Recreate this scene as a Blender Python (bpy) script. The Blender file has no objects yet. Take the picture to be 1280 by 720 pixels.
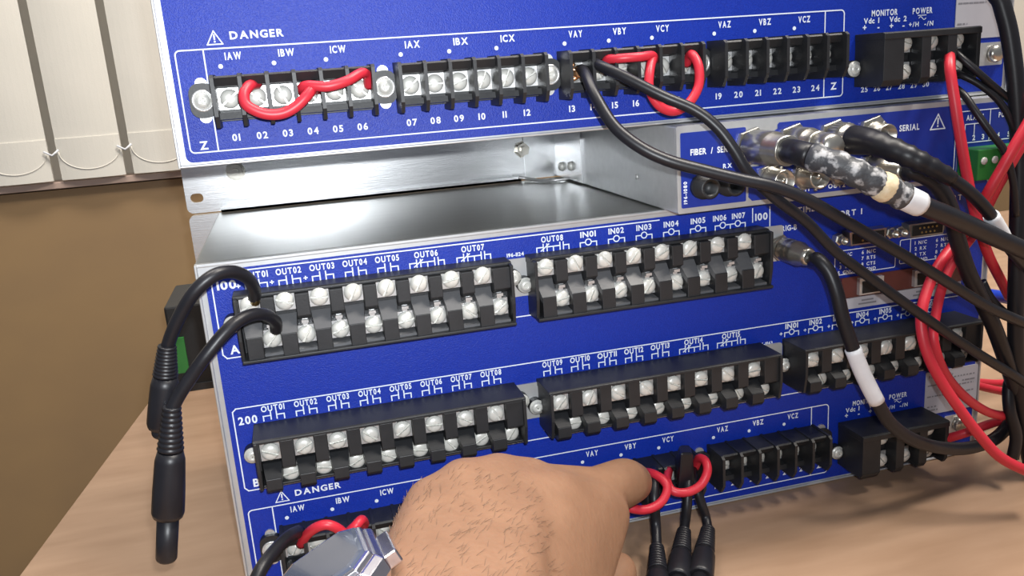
import bpy, bmesh, math, random
from mathutils import Vector, Matrix
random.seed(7)
scene = bpy.context.scene
col = scene.collection
# ------------------------------------------------------------------ camera
RC = ((0.96379, -0.25707, -0.07050), (-0.13003, -0.22250, -0.96622), (0.23270, 0.94040, -0.24787))
CAM = Vector((0.0490, -0.4109, 0.2549)); FPX = 1062.7
cam = bpy.data.cameras.new('camera'); cam.sensor_width = 36; cam.lens = FPX / 1280 * 36
cam.clip_start = 0.01; cam.clip_end = 50
co = bpy.data.objects.new('camera', cam); col.objects.link(co)
M = Matrix(((RC[0][0], -RC[1][0], -RC[2][0], 0), (RC[0][1], -RC[1][1], -RC[2][1], 0), (RC[0][2], -RC[1][2], -RC[2][2], 0), (0, 0, 0, 1)))
q = M.to_3x3().to_quaternion().to_matrix().to_4x4()
co.matrix_world = Matrix.Translation(CAM) @ q
scene.camera = co
# ------------------------------------------------------------------ light
scene.view_settings.view_transform = 'Standard'; scene.view_settings.look = 'None'
scene.view_settings.gamma = 1; scene.view_settings.use_curve_mapping = False
scene.view_settings.exposure = 0.0
w = bpy.data.worlds.new('room_light'); scene.world = w; w.use_nodes = True
w.node_tree.nodes['Background'].inputs[0].default_value = (0.80, 0.86, 1.0, 1)
w.node_tree.nodes['Background'].inputs[1].default_value = 0.22
def light(name, kind, loc, power, color, target=None, **kw):
    l = bpy.data.lights.new(name, kind); l.energy = power; l.color = color
    for k, v in kw.items(): setattr(l, k, v)
    o = bpy.data.objects.new(name, l); col.objects.link(o); o.location = loc
    if target is not None: o.rotation_euler = (Vector(target) - Vector(loc)).to_track_quat('-Z', 'Y').to_euler()
    return o
light('phone_flash', 'SPOT', (0.058, -0.415, 0.272), 8.5, (0.93, 0.97, 1.0), (0.02, 0.0, 0.235), shadow_soft_size=0.004, spot_size=math.radians(125), spot_blend=1.0)
light('ceiling_lamp', 'AREA', (0.05, 0.16, 1.9), 36.0, (1.0, 0.93, 0.84), (0.05, 0.16, 0), shape='RECTANGLE', size=1.4, size_y=0.3)
light('ceiling_lamp_right', 'AREA', (0.90, -0.45, 1.75), 36.0, (1.0, 0.93, 0.84), (0.4, 0.0, 0), shape='RECTANGLE', size=0.6, size_y=0.25)

def at(px, py, Y):
    """photo pixel -> point on the plane at depth Y"""
    a, b = (px - 640) / FPX, (py - 360) / FPX
    d = Vector([RC[0][i] * a + RC[1][i] * b + RC[2][i] for i in range(3)])
    return CAM + d * ((Y - CAM.y) / d.y)

def at_z(px, py, Z):
    a, b = (px - 640) / FPX, (py - 360) / FPX
    d = Vector([RC[0][i] * a + RC[1][i] * b + RC[2][i] for i in range(3)])
    return CAM + d * ((Z - CAM.z) / d.z)
# ------------------------------------------------------------------ materials
MATS = {}
def mat(name, color, rough=0.5, metal=0.0, noise=None, bump=None, spec=0.5, coat=0.0, stretch=None, sss=0):
    """noise=(scale, amount, colour2)  bump=(scale, strength, distance)"""
    m = bpy.data.materials.new(name); m.use_nodes = True
    nt = m.node_tree; b = nt.nodes['Principled BSDF']
    c = (*color, 1)
    b.inputs['Base Color'].default_value = c; b.inputs['Roughness'].default_value = rough
    b.inputs['Metallic'].default_value = metal; b.inputs['Specular IOR Level'].default_value = spec
    b.inputs['Coat Weight'].default_value = coat
    if sss:
        b.inputs['Subsurface Weight'].default_value = sss; b.inputs['Subsurface Radius'].default_value = (0.004, 0.0015, 0.0008); b.inputs['Subsurface Scale'].default_value = 1
    tc = nt.nodes.new('ShaderNodeTexCoord'); vec = tc.outputs['Object']
    if stretch:
        mp = nt.nodes.new('ShaderNodeMapping'); mp.inputs['Scale'].default_value = stretch
        nt.links.new(vec, mp.inputs['Vector']); vec = mp.outputs['Vector']
    if noise:
        n = nt.nodes.new('ShaderNodeTexNoise'); n.inputs['Scale'].default_value = noise[0]; n.inputs['Detail'].default_value = 5
        nt.links.new(vec, n.inputs['Vector'])
        r = nt.nodes.new('ShaderNodeValToRGB')
        mid_p = noise[3] if len(noise) > 3 else 0.5
        r.color_ramp.elements[0].position = mid_p - noise[1]; r.color_ramp.elements[1].position = mid_p + noise[1]
        r.color_ramp.elements[0].color = c; r.color_ramp.elements[1].color = (*noise[2], 1)
        nt.links.new(n.outputs['Fac'], r.inputs['Fac']); nt.links.new(r.outputs['Color'], b.inputs['Base Color'])
    if bump:
        n2 = nt.nodes.new('ShaderNodeTexNoise'); n2.inputs['Scale'].default_value = bump[0]; n2.inputs['Detail'].default_value = 3
        nt.links.new(vec, n2.inputs['Vector'])
        bp = nt.nodes.new('ShaderNodeBump'); bp.inputs['Strength'].default_value = bump[1]; bp.inputs['Distance'].default_value = bump[2]
        nt.links.new(n2.outputs['Fac'], bp.inputs['Height']); nt.links.new(bp.outputs['Normal'], b.inputs['Normal'])
    MATS[name] = m
    return m
mat('blue_paint', (0.002, 0.022, 0.31), 0.42, noise=(1500, 0.2, (0.004, 0.034, 0.40)), bump=(1900, 0.5, 0.0005), spec=0.42)
mat('blue_sticker', (0.010, 0.028, 0.27), 0.4, noise=(300, 0.3, (0.013, 0.036, 0.31)))
mat('print_white', (0.80, 0.86, 0.95), 0.6)
mat('print_grey', (0.22, 0.22, 0.25), 0.6)
mat('aluminium', (0.74, 0.75, 0.76), 0.27, 0.95, noise=(60, 0.3, (0.66, 0.67, 0.68)), bump=(180, 0.10, 0.0004), stretch=(0.6, 5, 14))
mat('zinc_sheet', (0.25, 0.255, 0.24), 0.30, 0.45, noise=(40, 0.3, (0.21, 0.215, 0.20)), bump=(150, 0.06, 0.0003), stretch=(0.5, 5, 5))
mat('silver_paint', (0.62, 0.63, 0.64), 0.4, 0.55, noise=(200, 0.3, (0.55, 0.56, 0.57)))
mat('black_plastic', (0.013, 0.014, 0.016), 0.48, noise=(150, 0.3, (0.020, 0.021, 0.024)), bump=(900, 0.15, 0.0003), spec=0.5)
mat('grey_plastic', (0.085, 0.088, 0.095), 0.45, noise=(150, 0.3, (0.11, 0.112, 0.118)))
mat('screw_steel', (0.74, 0.74, 0.70), 0.36, 0.2, noise=(400, 0.3, (0.62, 0.62, 0.58)))
mat('tin_plate', (0.72, 0.72, 0.72), 0.35, 0.6, noise=(300, 0.3, (0.55, 0.55, 0.55)))
mat('nickel', (0.56, 0.54, 0.49), 0.28, 0.9, noise=(200, 0.3, (0.45, 0.43, 0.38)))
mat('brass', (0.62, 0.45, 0.18), 0.35, 0.9, noise=(300, 0.3, (0.5, 0.36, 0.12)))
mat('copper', (0.75, 0.36, 0.17), 0.35, 0.9, noise=(900, 0.2, (0.9, 0.55, 0.3)), stretch=(1, 1, 0.1))
mat('black_rubber', (0.008, 0.008, 0.011), 0.40, noise=(90, 0.3, (0.013, 0.013, 0.017)), bump=(400, 0.1, 0.0004), spec=0.4)
mat('red_rubber', (0.62, 0.028, 0.050), 0.42, noise=(90, 0.3, (0.54, 0.020, 0.038)))
mat('blue_rubber', (0.01, 0.05, 0.5), 0.4, noise=(90, 0.3, (0.01, 0.04, 0.42)))
mat('white_sleeve', (0.78, 0.80, 0.84), 0.5, noise=(150, 0.3, (0.70, 0.72, 0.76)))
mat('worn_tape', (0.045, 0.048, 0.055), 0.5, noise=(230, 0.07, (0.42, 0.42, 0.43), 0.58), bump=(260, 0.6, 0.001))
mat('cream_putty', (0.62, 0.48, 0.28), 0.6, noise=(200, 0.2, (0.72, 0.62, 0.45)), bump=(300, 0.6, 0.001))
mat('green_plastic', (0.02, 0.16, 0.03), 0.4, noise=(120, 0.3, (0.03, 0.20, 0.04)))
mat('port_red', (0.13, 0.035, 0.03), 0.4, noise=(150, 0.3, (0.10, 0.03, 0.025)))
mat('dark_hole', (0.006, 0.006, 0.007), 0.6, noise=(100, 0.3, (0.01, 0.01, 0.011)))
mat('label_paper', (0.50, 0.50, 0.55), 0.55, noise=(90, 0.3, (0.45, 0.45, 0.50)))
mat('desk_wood', (0.30, 0.185, 0.115), 0.45, noise=(16, 0.22, (0.38, 0.245, 0.16)), bump=(120, 0.05, 0.0004), stretch=(1.0, 5, 5))
mat('desk_edge', (0.16, 0.09, 0.05), 0.5, noise=(30, 0.3, (0.20, 0.12, 0.07)))
mat('panel_wood', (0.255, 0.165, 0.090), 0.55, noise=(3.0, 0.25, (0.36, 0.23, 0.105)), bump=(60, 0.05, 0.001), stretch=(1, 1, 1.5))
mat('ledge_wood', (0.42, 0.31, 0.26), 0.5, noise=(20, 0.3, (0.48, 0.36, 0.30)))
mat('wall_paint', (0.74, 0.69, 0.60), 0.8, noise=(10, 0.3, (0.68, 0.63, 0.55)))
mat('blind_fabric', (0.68, 0.66, 0.60), 0.85, noise=(14, 0.3, (0.74, 0.715, 0.65)), bump=(500, 0.2, 0.0008))
mat('floor_tile', (0.20, 0.18, 0.16), 0.5, noise=(5, 0.3, (0.24, 0.22, 0.19)))
mat('skin', (0.205, 0.108, 0.062), 0.5, noise=(45, 0.25, (0.275, 0.150, 0.088)), bump=(330, 0.25, 0.0010), sss=0.12)
mat('nail', (0.60, 0.36, 0.28), 0.3, noise=(60, 0.3, (0.64, 0.40, 0.31)))
mat('arm_hair', (0.15, 0.085, 0.05), 0.6, noise=(60, 0.3, (0.14, 0.08, 0.05)))
mat('watch_steel', (0.72, 0.70, 0.74), 0.2, 1.0, noise=(200, 0.3, (0.62, 0.60, 0.64)))
mat('watch_glass', (0.045, 0.055, 0.085), 0.12, 0.0, coat=0.6, noise=(30, 0.3, (0.06, 0.07, 0.10)))

# ------------------------------------------------------------------ mesh helpers
WLOC = {}
class MB:
    def __init__(s, fix=True): s.v = []; s.f = []; s.sm = []; s.fix = fix
    def add(s, verts, faces, smooth=False):
        o = len(s.v); s.v += [Vector(p) for p in verts]
        for f in faces: s.f.append([i + o for i in f]); s.sm.append(smooth)
        return s
    def box(s, x0, x1, y0, y1, z0, z1, T=None):
        p = [(x0, y0, z0), (x1, y0, z0), (x1, y1, z0), (x0, y1, z0), (x0, y0, z1), (x1, y0, z1), (x1, y1, z1), (x0, y1, z1)]
        if T is not None: p = [T @ Vector(a) for a in p]
        return s.add(p, [(0, 3, 2, 1), (4, 5, 6, 7), (0, 1, 5, 4), (1, 2, 6, 5), (2, 3, 7, 6), (3, 0, 4, 7)])
    def hexa(s, bottom, top):
        """eight corner solid: 4 back points, 4 front points, same order"""
        return s.add(list(bottom) + list(top), [(0, 3, 2, 1), (4, 5, 6, 7), (0, 1, 5, 4), (1, 2, 6, 5), (2, 3, 7, 6), (3, 0, 4, 7)])
    def prism_x(s, poly, x0, x1):
        """poly of (y,z), extruded along x"""
        n = len(poly)
        v = [(x0, a, b) for a, b in poly] + [(x1, a, b) for a, b in poly]
        return s.add(v, [tuple(range(n)), tuple(range(2 * n - 1, n - 1, -1))] + [(i, (i + 1) % n + 0, (i + 1) % n + n, i + n)[::-1] for i in range(n)])
    def prism_y(s, poly, y0, y1):
        """poly of (x,z), extruded along y"""
        n = len(poly)
        v = [(a, y0, b) for a, b in poly] + [(a, y1, b) for a, b in poly]
        return s.add(v, [tuple(range(n)), tuple(range(2 * n - 1, n - 1, -1))] + [(i, (i + 1) % n, (i + 1) % n + n, i + n)[::-1] for i in range(n)])
    def lathe(s, prof, org, axis=(0, -1, 0), n=16, smooth=True, sx=1.0):
        """profile of (radius, height along axis)"""
        a = Vector(axis).normalized(); u = a.orthogonal().normalized(); w_ = a.cross(u); org = Vector(org)
        v = []; f = []
        for r, h in prof:
            for k in range(n):
                t = 2 * math.pi * (k + 0.5) / n
                v.append(org + a * h + (u * math.cos(t) + w_ * math.sin(t)) * max(r, 1e-6))
        for i in range(len(prof) - 1):
            for k in range(n):
                k2 = (k + 1) % n
                f.append((i * n + k, i * n + k2, (i + 1) * n + k2, (i + 1) * n + k))
        s.add(v, f, smooth)
        o = len(s.v) - len(v)
        s.f.append([o + k for k in range(n)][::-1]); s.sm.append(False)
        s.f.append([o + (len(prof) - 1) * n + k for k in range(n)]); s.sm.append(False)
        return s
    def tube(s, pts, rad, n=10, closed_caps=True):
        pts = [Vector(p) for p in pts]; N = len(pts)
        if not hasattr(rad, '__len__'): rad = [rad] * N
        tan = [(pts[min(i + 1, N - 1)] - pts[max(i - 1, 0)]).normalized() for i in range(N)]
        u = tan[0].orthogonal().normalized(); v = []; f = []
        for i in range(N):
            u = (u - tan[i] * u.dot(tan[i])).normalized(); w_ = tan[i].cross(u)
            for k in range(n):
                t = 2 * math.pi * k / n; v.append(pts[i] + (u * math.cos(t) + w_ * math.sin(t)) * rad[i])
        for i in range(N - 1):
            for k in range(n):
                k2 = (k + 1) % n; f.append((i * n + k, i * n + k2, (i + 1) * n + k2, (i + 1) * n + k))
        o = len(s.v); s.add(v, f, True)
        s.f.append([o + k for k in range(n)][::-1]); s.sm.append(False)
        s.f.append([o + (N - 1) * n + k for k in range(n)]); s.sm.append(False)
        return s
    def mesh(s, name, m, center=None):
        me = bpy.data.meshes.new(name)
        c = center or Vector((0, 0, 0))
        me.from_pydata([tuple(p - c) for p in s.v], [], s.f)
        me.polygons.foreach_set('use_smooth', s.sm); me.materials.append(MATS[m]); me.update()
        if s.fix:
            bm = bmesh.new(); bm.from_mesh(me); bmesh.ops.recalc_face_normals(bm, faces=bm.faces); bm.to_mesh(me); bm.free()
        return me
    def center(s):
        return Vector([(min(p[i] for p in s.v) + max(p[i] for p in s.v)) / 2 for i in range(3)])
    def build(s, name, m, parent=None, bevel=0):
        c = s.center()
        return place(name, s.mesh(name, m, c), c, parent, bevel)
def place(name, me, loc, parent=None, bevel=0, rot=None):
    o = bpy.data.objects.new(name, me); col.objects.link(o); loc = Vector(loc)
    WLOC[o.name] = loc
    if parent: o.parent = parent; o.location = loc - WLOC[parent.name]
    else: o.location = loc
    if rot: o.rotation_euler = rot
    if bevel:
        b = o.modifiers.new('bevel', 'BEVEL'); b.width = bevel; b.segments = 2; b.limit_method = 'ANGLE'
    return o
def empty(name, loc):
    return place(name, None, loc)
def tag(o, label=None, cat=None, group=None, kind=None):
    if label: o['label'] = label
    if cat: o['category'] = cat
    if group: o['group'] = group
    if kind: o['kind'] = kind
    return o
def spline(pts, step=6):
    """Catmull-Rom through pts"""
    P = [Vector(p) for p in pts]; P = [P[0] * 2 - P[1]] + P + [P[-1] * 2 - P[-2]]; out = []
    for i in range(1, len(P) - 2):
        for k in range(step):
            t = k / step; a, b, c, d = P[i - 1], P[i], P[i + 1], P[i + 2]
            out.append(0.5 * (2 * b + (c - a) * t + (2 * a - 5 * b + 4 * c - d) * t * t + (3 * b - a - 3 * c + d) * t ** 3))
    out.append(P[-2]); return out
def rrect(x0, x1, z0, z1, r, n=5):
    out = []
    for cx, cz, a in ((x1 - r, z1 - r, 0), (x0 + r, z1 - r, 90), (x0 + r, z0 + r, 180), (x1 - r, z0 + r, 270)):
        for k in range(n + 1):
            t = math.radians(a + 90 * k / n); out.append((cx + r * math.cos(t), cz + r * math.sin(t)))
    return out
def sheet(name, m, parent, outer, holes, y0, y1):
    """flat plate in the xz plane with real holes, from a filled 2D curve"""
    cu = bpy.data.curves.new('c', 'CURVE'); cu.dimensions = '2D'; cu.fill_mode = 'BOTH'; cu.extrude = abs(y1 - y0) / 2
    for poly in [outer] + holes:
        sp = cu.splines.new('POLY'); sp.points.add(len(poly) - 1); sp.use_cyclic_u = True
        for p, (a, b) in zip(sp.points, poly): p.co = (a, b, 0, 1)
    o = bpy.data.objects.new('c', cu); col.objects.link(o); bpy.context.view_layer.update()
    me = bpy.data.meshes.new_from_object(o.evaluated_get(bpy.context.evaluated_depsgraph_get()))
    bpy.data.objects.remove(o)
    mid = (y0 + y1) / 2
    pts = [Vector((v.co.x, mid - v.co.z, v.co.y)) for v in me.vertices]
    b = MB(); b.add(pts, [tuple(p.vertices) for p in me.polygons]); bpy.data.meshes.remove(me)
    return b.build(name, m, parent)
def circ(x, z, r, n=20): return [(x + r * math.cos(2 * math.pi * k / n), z + r * math.sin(2 * math.pi * k / n)) for k in range(n)]

# ------------------------------------------------------------------ lettering
GLY = {}
def load_glyphs(chars):
    os_ = []
    for ch in chars:
        cu = bpy.data.curves.new('g', 'FONT'); cu.body = ch; cu.resolution_u = 3; cu.offset = 0.032
        o = bpy.data.objects.new('g', cu); col.objects.link(o); os_.append((ch, o))
    bpy.context.view_layer.update(); dg = bpy.context.evaluated_depsgraph_get()
    for ch, o in os_:
        me = bpy.data.meshes.new_from_object(o.evaluated_get(dg))
        vs = [(v.co.x, v.co.y) for v in me.vertices]; x0 = min((a for a, b in vs), default=0); x1 = max((a for a, b in vs), default=0.25)
        GLY[ch] = ([(a - x0, b) for a, b in vs], [tuple(p.vertices) for p in me.polygons], x1 - x0)
        cu = o.data; bpy.data.objects.remove(o); bpy.data.curves.remove(cu); bpy.data.meshes.remove(me)
load_glyphs('ABCDEFGIMNOPRSTUVWXYZLKHdcrewtupolynasi0123456789/-+!.')
CAP = max(b for a, b in GLY['H'][0])
class Print:
    """flat printed marks on a plane facing -y at depth y"""
    def __init__(s, y): s.y0 = s.y = y; s.b = MB(False); s.k = 0
    def pt(s, x, z): return Vector((x, s.y, z))
    def text(s, t, x, z, h, sp=0.16, wide=1.0, vert=False, align='c', width=None):
        k = h / CAP
        if width:
            nat = sum(GLY[c][2] for c in t); sp = .24 * nat / len(t); f_ = width / k / (nat + sp * (len(t) - 1)); wide *= f_; sp *= f_
        adv = []; W_ = 0
        for ch in t:
            g = 0.42 if ch == ' ' else GLY[ch][2] * wide
            adv.append(W_); W_ += g + sp
        W_ -= sp
        ox = -W_ / 2 if align == 'c' else 0
        for ch, a in zip(t, adv):
            if ch == ' ': continue
            vs, fs, _ = GLY[ch]
            if vert: P = [s.pt(x - (b - CAP / 2) * k, z + (a + ox + u * wide) * k) for u, b in vs]
            else: P = [s.pt(x + (a + ox + u * wide) * k, z + (b - CAP / 2) * k) for u, b in vs]
            s.b.add(P, fs)
        return s
    def line(s, pts, w_=0.0006, closed=False):
        pts = [Vector((a, 0, b)) for a, b in pts]; n = len(pts)
        for i in range(n if closed else n - 1):
            a, b = pts[i], pts[(i + 1) % n]; d = (b - a)
            if d.length < 1e-7: continue
            s.k += 1; s.y = s.y0 - (s.k % 24) * 4e-6
            e = d.normalized() * (w_ / 2 if d.length > .0016 else w_ / 8); d.normalize(); nn = Vector((-d.z, 0, d.x)) * w_ / 2
            s.b.add([s.pt(p.x, p.z) for p in (a - e - nn, b + e - nn, b + e + nn, a - e + nn)], [(0, 1, 2, 3)])
        return s
    def dot(s, x, z, r): s.b.add([s.pt(a, b) for a, b in circ(x, z, r, 14)], [tuple(range(14))]); return s
    def ring(s, x, z, r, w_): return s.line(circ(x, z, r, 14), w_, True)
    def tri(s, x, z, h):
        s.line([(x - h * 0.58, z - h / 2), (x + h * 0.58, z - h / 2), (x, z + h / 2)], h * 0.09, True)
        s.line([(x, z + h * 0.2), (x, z - h * 0.12)], h * 0.12); s.dot(x, z - h * 0.3, h * 0.07); return s
    def contact(s, x, z):
        s.line([(x - .005, z - .0022), (x - .005, z + .0002), (x - .0014, z + .0002)], .0006); s.line([(x - .0014, z - .0018), (x - .0014, z + .0020)], .0006)
        s.line([(x + .005, z - .0022), (x + .005, z + .0002), (x + .0014, z + .0002)], .0006); s.line([(x + .0014, z - .0018), (x + .0014, z + .0020)], .0006); return s
    def contact_c(s, x, z):
        s.line([(x - .0085, z - .0022), (x - .0085, z + .0004), (x - .005, z + .0004)], .0006); s.line([(x - .005, z - .0016), (x - .005, z + .0020)], .0006)
        s.line([(x - .0062, z - .0014), (x - .0020, z + .0018)], .0006); s.line([(x - .003, z - .0016), (x - .003, z + .0020)], .0006); s.line([(x - .003, z + .0004), (x + .004, z + .0004)], .0006)
        s.line([(x + .0004, z + .0004), (x + .0004, z - .0020)], .0006); s.line([(x + .004, z - .0016), (x + .004, z + .0020)], .0006)
        s.line([(x + .0058, z - .0016), (x + .0058, z + .0020)], .0006); s.line([(x + .0058, z + .0004), (x + .0088, z + .0004), (x + .0088, z - .0022)], .0006); return s
    def inp(s, x, z):
        s.ring(x, z + .0003, .0016, .0006)
        s.line([(x - .0016, z + .0003), (x - .0045, z + .0003), (x - .0045, z - .0020)], .0006); s.line([(x + .0016, z + .0003), (x + .0045, z + .0003), (x + .0045, z - .0020)], .0006); return s
    def build(s, name, m, parent): return tag(s.b.build(name, m, parent), kind='stuff')

# ------------------------------------------------------------------ shared pieces
def slotted_head(r, h, slot):
    b = MB(); n = 14
    b.lathe([(r, 0), (r, h * 0.35), (r * 0.97, h * 0.45)], (0, 0, 0), (0, -1, 0), 20)
    for sgn in (1, -1):
        rings = []
        for rr, hh in ((0.97, 0.45), (0.86, 0.72), (0.66, 0.90), (0.36, 0.98)):
            rad = r * rr; xs = slot / 2
            a0 = math.asin(min(1, xs / rad)); pts = []
            for k in range(n + 1):
                t = a0 + (math.pi - 2 * a0) * k / n; pts.append(Vector((math.cos(t) * rad, -h * hh, sgn * math.sin(t) * rad)))
            rings.append(pts)
        rings.append([Vector((r * 0.36 * math.cos(math.pi * k / n), -h, sgn * slot / 2)) for k in range(n + 1)])
        v = [p for g in rings for p in g]; f = []
        m_ = n + 1
        for i in range(len(rings) - 1):
            for k in range(n):
                qd = (i * m_ + k, i * m_ + k + 1, (i + 1) * m_ + k + 1, (i + 1) * m_ + k); f.append(qd if sgn < 0 else qd[::-1])
        b.add(v, f, True)
        # slot wall
        L = [g[0] for g in rings] + [g[-1] for g in rings[::-1]]
        b.add(L, [tuple(range(len(L)))])
    return b.mesh('terminal_screw', 'screw_steel')
SCREW = slotted_head(0.0043, 0.0030, 0.0010)
SCREW_Z = slotted_head(0.0042, 0.0030, 0.0008)
def pan_screw_mesh(r, h):
    b = MB(); b.lathe([(r * 1.35, 0), (r * 1.35, 0.0006), (r, 0.0006), (r, h * .5), (r * .85, h * .82), (r * .5, h), (r * .42, h), (r * .3, h * .55), (0, h * .5)], (0, 0, 0), (0, -1, 0), 18)
    for a in (0, math.pi / 2): b.box(-r * .6, r * .6, -h * 0.99, -h * .9, -r * .08, r * .08, Matrix.Rotation(a + .5, 4, 'Y'))
    return b.mesh('mounting_screw', 'screw_steel')
PAN = pan_screw_mesh(0.0030, 0.0024)
def ring_mesh():
    b = MB(); b.lathe([(.0030, 0), (.0048, 0), (.0048, .0008), (.0038, .0008), (.0036, .0002)], (0, 0, 0), (0, -1, 0), 20); return b.mesh('washer', 'tin_plate')
WASHER = ring_mesh()
def screw(me, x, y, z, parent, ang=None):
    return place('terminal_screw' if me is not PAN else 'mounting_screw', me, (x, y, z), parent, rot=(0, random.uniform(-1.2, 1.2) if ang is None else ang, 0))
def rounded_tab(x, z, r, y0, y1, parent, m='black_plastic', name='mounting_ear'):
    b = MB(); b.prism_y(circ(x, z, r, 18), y0, y1); return b.build(name, m, parent)

PIT = 0.0158
def pluggable_block(root, x0, n, zT, zU, zL, zB, oy=0, ears=(1, 1), depth=0.017, hood=0.0125, yU=.0115, yL=.0105, grey=False):
    """double-row staggered screw terminal block; x0 = first upper screw"""
    xl, xr = x0 - 0.0068, x0 + (n - 1) * PIT + 0.0148
    b = MB(); D = depth; DH = hood; DR = depth - .009
    b.box(xl + .001, xr - .001, oy - .007, oy, zB + .0003, zT - .0006)
    # sloped hood over the upper row
    b.prism_x([(oy, zT), (oy, zT - .004), (oy - DH, zT - .0018), (oy - DH, zT - .0005), (oy - DH + .001, zT)], xl - .0003, xr + .0003)
    # end walls
    wall = [(oy, zT), (oy - D, zT - .001), (oy - D, zB + .011), (oy - D + .002, zB + .001), (oy - .006, zB), (oy, zB)]
    b.prism_x(wall, xl, xl + .0016)
    b.prism_x(wall, xr - .0016, xr)
    # floor lip below the lower screws
    b.prism_x([(oy, zB), (oy, zB + .0030), (oy - .018, zB + .0015), (oy - .018, zB + .0002)], xl + .0004, xr - .0004)
    hw = .0031
    for k in range(n + 1):
        xc = x0 + (k - .5) * PIT
        a, c = max(xl + .0003, xc - hw), min(xr - .0003, xc + hw)
        if k == n: c = xr - .0003
        b.prism_x([(oy, zT - .002), (oy - D + .002, zT - .002), (oy - D + .002, zU - .0075), (oy - D + .006, zU - .010), (oy, zU - .010)], a, c)
    hp = .0036
    for k in range(n):
        xc = x0 + k * PIT
        zr = zU - .0068
        zt = min(zL + .0030, zr - .005)
        b.prism_x([(oy, zB - .0004), (oy, zt), (oy - D, zt), (oy - D, zB + .0015), (oy - D + .002, zB - .0004)], xc - hp, xc + hp)
    def ramp_mesh():
        r_ = MB(); zr = zU - .0068; zt = min(zL + .0030, zr - .005); x_ = 0
        r_.add([(-.0046, -.004, zr), (.0046, -.004, zr), (.0046, -DR, zr - .0004), (-.0046, -DR, zr - .0004), (hp, -D + .0006, zt), (-hp, -D + .0006, zt),
                (-.0046, -.004, zr - .006), (.0046, -.004, zr - .006), (.0046, -DR, zr - .006), (-.0046, -DR, zr - .006), (hp, -D + .0006, zt - .003), (-hp, -D + .0006, zt - .003)],
               [(0, 1, 2, 3), (3, 2, 4, 5), (9, 8, 7, 6), (11, 10, 8, 9), (0, 6, 7, 1), (5, 4, 10, 11), (0, 3, 9, 6), (3, 5, 11, 9), (1, 7, 8, 2), (2, 8, 10, 4)])
        return r_.mesh('terminal_guide', 'grey_plastic' if grey else 'black_plastic')
    def lip_mesh():
        r_ = MB(); r_.prism_x([(-.004, zB + .0024), (-.004, zB + .0040), (-.0150, zB + .0030), (-.0150, zB + .0016)], -.0042, .0042); return r_.mesh('terminal_lip', 'grey_plastic' if grey else 'black_plastic')
    blk = b.build('terminal_block', 'black_plastic', root, 0.0003)
    RM, LM = ramp_mesh(), lip_mesh()
    for k in range(n):
        xc = x0 + k * PIT
        place('terminal_plate', PLATE, (xc, oy - yU + .003, zU), blk)
        screw(SCREW, xc, oy - yU, zU, blk)
        place('terminal_guide', RM, (xc, oy, 0), blk); place('terminal_lip', LM, (xc + PIT / 2, oy, 0), blk)
        place('terminal_clamp', CLAMP, (xc + PIT / 2, oy - yL + .004, zL), blk)
        screw(SCREW, xc + PIT / 2, oy - yL, zL, blk)
    for e, x, z in ((ears[0], xl - .0024, zL + .008), (ears[1], xr + .0024, zL + .0125)):
        if e:
            rounded_tab(x, z, .0042, oy - .006, oy, blk); screw(PAN, x, oy - .006, z, blk)
    return blk
def plate_mesh():
    b = MB(); b.box(-.0046, .0046, -.003, .004, -.0046, .0046); return b.mesh('terminal_plate', 'tin_plate')
PLATE = plate_mesh()
def clamp_mesh():
    b = MB(); b.box(-.0042, .0042, -.004, .003, -.0042, .0042); b.box(-.0012, .0012, -.0046, .003, .0042, .0078); b.box(-.0016, .0016, -.007, -.0040, .0060, .0074); return b.mesh('terminal_clamp', 'tin_plate')
CLAMP = clamp_mesh()
def zplate_mesh():
    b = MB(); b.box(-.0048, .0048, -.0006, 0, -.0046, .0046)
    b.box(-.0050, -.0040, -.0026, 0, -.0040, .0040); return b.mesh('terminal_plate', 'tin_plate')
ZPLATE = zplate_mesh()
def fin_mesh():
    b = MB(); b.prism_x([(0, .0106), (-.0170, .0104), (-.0190, .0090), (-.0190, -.0070), (-.0160, -.0118), (0, -.0122)], -.0008, .0008); return b.mesh('barrier', 'black_plastic')
FIN = fin_mesh()
CP = 0.0113
def barrier_strip(root, ox, oy, oz, g, hide=()):
    """six-cell open barrier strip, group g"""
    xa = ox + .0206 + g * .0796; z = oz + .0288
    b = MB()
    b.box(xa, xa + 6 * CP, oy - .0045, oy, z - .0095, z + .0098)
    b.prism_x([(oy, z + .0060), (oy, z + .0100), (oy - .0150, z + .0098), (oy - .0158, z + .0090), (oy - .0135, z + .0055), (oy - .006, z + .0050)], xa, xa + 6 * CP)
    b.prism_x([(oy, z - .0095), (oy, z - .0060), (oy - .0105, z - .0058), (oy - .0110, z - .0085)], xa, xa + 6 * CP)
    blk = b.build('barrier_terminal_block', 'black_plastic', root)
    for i in range(7): place('barrier', FIN, (xa + i * CP, oy, z), blk)
    for i in range(6):
        xc = xa + (i + .5) * CP
        place('terminal_plate', ZPLATE, (xc, oy - .0045, z), blk)
        screw(SCREW_Z, xc, oy - .0056, z, blk)
    for x in (xa - .0058, xa + 6 * CP + .0058) if g == 3 else (xa - .0058,):
        e = MB(); e.prism_y(rrect(x - .0056, x + .0056, z - .0075, z + .0075, .0045), oy - .0035, oy); e.build('mounting_ear', 'black_plastic', blk)
        for s_ in (1, -1):
            e = MB(); e.prism_y(circ(x, z + s_ * .0072, .0026, 14), oy - .0012, oy); e.build('ear_insert', 'tin_plate', blk)
        place('washer', WASHER, (x, oy - .0035, z), blk); screw(PAN, x, oy - .0036, z, blk)
    return blk
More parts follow.
